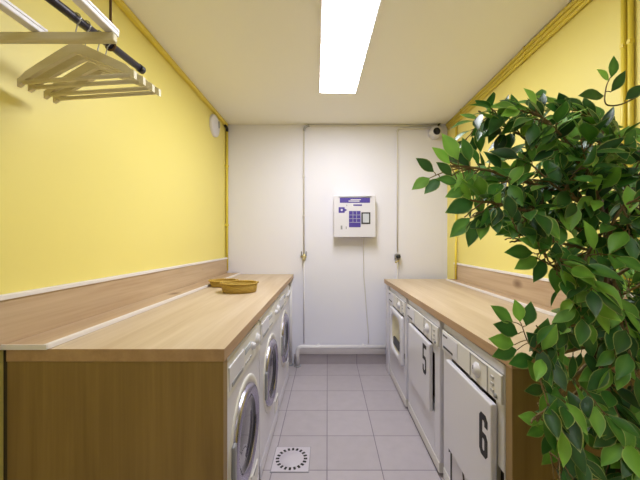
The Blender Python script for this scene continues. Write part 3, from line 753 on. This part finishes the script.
# main boughs (px, py, depth), each with side twigs
boughs = [
    A((604, 215, .85), (565, 195, .82), (520, 180, .80), (475, 168, .79), (440, 166, .78)),
    A((606, 240, .85), (560, 222, .80), (515, 208, .77), (470, 200, .75)),
    A((600, 200, .85), (560, 165, .86), (520, 135, .87), (490, 118, .88), (476, 110, .88)),
    A((603, 190, .85), (575, 150, .82), (548, 122, .80), (534, 112, .79)),
    A((604, 180, .86), (585, 145, .90), (570, 120, .92), (562, 110, .92)),
    A((606, 200, .85), (600, 150, .83), (608, 120, .82), (618, 98, .82)),
    A((606, 170, .86), (598, 135, .86), (590, 112, .86)),
    A((606, 255, .85), (570, 245, .80), (535, 240, .78), (510, 242, .77)),
    A((604, 225, .85), (560, 205, .90), (500, 185, .93), (462, 172, .95)),
    A((612, 260, .87), (632, 225, .84), (650, 190, .82), (668, 165, .8)),
    A((626, 205, .88), (640, 175, .86), (655, 150, .84)),
    A((612, 280, .87), (640, 260, .80), (668, 245, .76)),
    A((603, 310, .84), (575, 285, .80), (556, 268, .78), (545, 262, .77)),
    A((600, 320, .84), (575, 325, .80), (550, 330, .78), (528, 332, .77)),
    A((596, 345, .83), (565, 352, .78), (540, 362, .75), (520, 372, .74)),
    A((592, 360, .83), (565, 385, .78), (545, 410, .74), (530, 420, .72)),
    A((588, 400, .82), (570, 425, .78), (555, 445, .75), (545, 462, .74)),
    A((585, 410, .82), (572, 450, .76), (565, 485, .72), (560, 510, .70)),
    A((604, 340, .87), (630, 320, .82), (655, 310, .78), (675, 305, .76)),
    A((608, 370, .87), (630, 375, .80), (655, 385, .76), (670, 395, .74)),
    A((612, 410, .86), (630, 430, .80), (645, 450, .76), (655, 470, .74)),
    A((604, 440, .84), (615, 465, .78), (625, 490, .74)),
    A((596, 350, .83), (605, 380, .78), (612, 410, .75), (616, 440, .74)),
    A((620, 230, .88), (628, 190, .84), (622, 160, .82), (612, 140, .80)),
    A((616, 250, .88), (632, 200, .94), (648, 170, .98), (660, 140, 1.0)),
    A((608, 240, .86), (600, 205, .80), (590, 180, .78), (576, 160, .78)),
    A((606, 220, .86), (585, 205, .80), (560, 190, .77), (535, 168, .77)),
    A((612, 300, .88), (640, 285, .92), (665, 270, .96)),
    A((610, 330, .88), (640, 350, .90), (668, 350, .92)),
    A((608, 250, .86), (612, 225, .78), (625, 205, .76), (645, 200, .75)),
    A((590, 380, .83), (568, 400, .88), (550, 412, .90), (535, 400, .90)),
    A((604, 230, .85), (590, 250, .79), (580, 275, .76), (574, 300, .75)),
    A((612, 260, .88), (615, 290, .81), (622, 325, .77), (628, 350, .76)),
]
for i, P_ in enumerate(boughs):
    branch(P_, .0048, .002, .019, .2)
    S = smooth(P_, 8)
    for k in range(9):
        a = S[int(len(S) * random.uniform(.25, .9))]; b = S[min(len(S) - 1, int(len(S) * .95))]
        dr = (P_[-1] - P_[-2]).normalized()
        d = dr * random.uniform(.3, 1) + V((random.uniform(-.5, .4), random.uniform(-.7, .6), random.uniform(-.7, .45)))
        d.normalize(); L = random.uniform(.05, .11)
        branch([a, a + d * L * .5 + V((0, 0, .006)), a + d * L], .0022, .0012, .016, .3)
# the sprig standing up above the crown and the sprig over the worktop corner
def sprig(stem, leaves):
    S = smooth(A(*stem), 8); twigs.tube(S, [.0024 - .0012 * i / (len(S) - 1) for i in range(len(S))], 6)
    for (x, y, Y), (x2, y2, Y2), tone in leaves:
        p, q = at(x, y, Y), at(x2, y2, Y2); near = min(S, key=lambda s: (s - p).length)
        twigs.tube([near, (near + p) / 2 + V((0, 0, .002)), p], .0012, 5)
        L = (q - p).length
        leaf(p, q - p, V((random.uniform(-.3, .3), -1, .35)), L, L * .52, tone, .6, .2, .06)
sprig([(645, 92, .84), (622, 104, .83), (606, 104, .82), (606, 88, .82), (610, 78, .82)],
      [((611, 78, .82), (616, 55, .81), .5), ((609, 81, .82), (598, 68, .81), .95), ((611, 92, .82), (627, 70, .80), .15), ((604, 96, .82), (579, 94, .81), .2), ((625, 100, .83), (645, 84, .82), .1)])
sprig([(572, 372, .80), (548, 362, .79), (530, 345, .78), (522, 326, .78)],
      [((513, 322, .78), (491, 308, .77), .6), ((520, 322, .78), (518, 299, .77), .9), ((526, 326, .78), (534, 302, .77), .25), ((518, 334, .78), (495, 321, .76), .2),
       ((514, 345, .78), (490, 336, .76), .75), ((517, 350, .78), (492, 353, .76), .3), ((533, 358, .79), (509, 363, .77), .45), ((537, 348, .79), (545, 318, .77), .3), ((543, 356, .79), (530, 330, .76), .1)])
sprig([(578, 450, .79), (560, 436, .78), (548, 424, .77), (542, 420, .77)],
      [((541, 420, .77), (519, 417, .76), .85), ((545, 426, .77), (528, 437, .76), .6), ((552, 432, .77), (541, 455, .76), .3), ((560, 440, .78), (545, 468, .76), .8), ((556, 428, .78), (550, 400, .77), .2)])
sprig([(575, 410, .80), (555, 395, .79), (545, 388, .78), (540, 380, .78)],
      [((540, 382, .78), (527, 362, .77), .7), ((545, 388, .78), (525, 392, .77), .15), ((552, 392, .78), (540, 412, .77), .75), ((556, 392, .78), (562, 364, .77), .4)])
sprig([(520, 175, .80), (470, 168, .78), (445, 172, .77), (430, 178, .77)],
      [((430, 178, .77), (411, 188, .76), .75), ((434, 172, .77), (416, 158, .76), .1), ((440, 178, .77), (425, 194, .76), .35), ((450, 164, .77), (433, 146, .76), .95), ((458, 160, .77), (444, 132, .76), .85),
       ((466, 188, .77), (447, 199, .76), .6), ((474, 200, .77), (447, 214, .75), .25), ((470, 162, .77), (463, 137, .76), .4), ((452, 176, .77), (438, 160, .76), .15), ((458, 182, .77), (437, 180, .76), .5)])
sprig([(560, 225, .80), (510, 215, .78), (480, 212, .77), (472, 216, .77)],
      [((470, 218, .77), (449, 236, .76), .55), ((476, 218, .77), (466, 246, .76), .2), ((484, 214, .77), (480, 240, .76), .7), ((492, 216, .77), (470, 230, .76), .1)])
sprig([(600, 290, .83), (570, 262, .80), (545, 254, .79), (535, 254, .78)],
      [((533, 253, .78), (505, 250, .77), .5), ((538, 257, .78), (515, 269, .77), .7), ((545, 258, .78), (533, 282, .77), .25), ((556, 264, .79), (556, 294, .77), .6)])
twigs.build('branches', M['twig'], t)
me = bpy.data.meshes.new('foliage')
for v in bmL.verts: v.co -= V((px0, py0, 0))
bmL.to_mesh(me); bmL.free(); me.materials.append(M['leaf'])
fo = bpy.data.objects.new('foliage', me); C.objects.link(fo); fo.parent = t

# ------------------------------------------------------------------ camera, world, view
cam = bpy.data.cameras.new('camera'); co = bpy.data.objects.new('camera', cam); C.objects.link(co)
co.location = (0, 0, H); co.rotation_euler = (R(90), 0, 0)
cam.sensor_width = 36; cam.lens = 36 * F / 640; cam.shift_x = -7.5 / 640; cam.shift_y = .5 / 640; cam.clip_start = .02
bpy.context.scene.camera = co
w = bpy.data.worlds.new('world'); bpy.context.scene.world = w; w.use_nodes = True
w.node_tree.nodes['Background'].inputs[0].default_value = (.8, .82, .9, 1); w.node_tree.nodes['Background'].inputs[1].default_value = .3
vs = bpy.context.scene.view_settings
vs.view_transform = 'Standard'; vs.look = 'None'; vs.gamma = 1; vs.use_curve_mapping = False; vs.exposure = 0
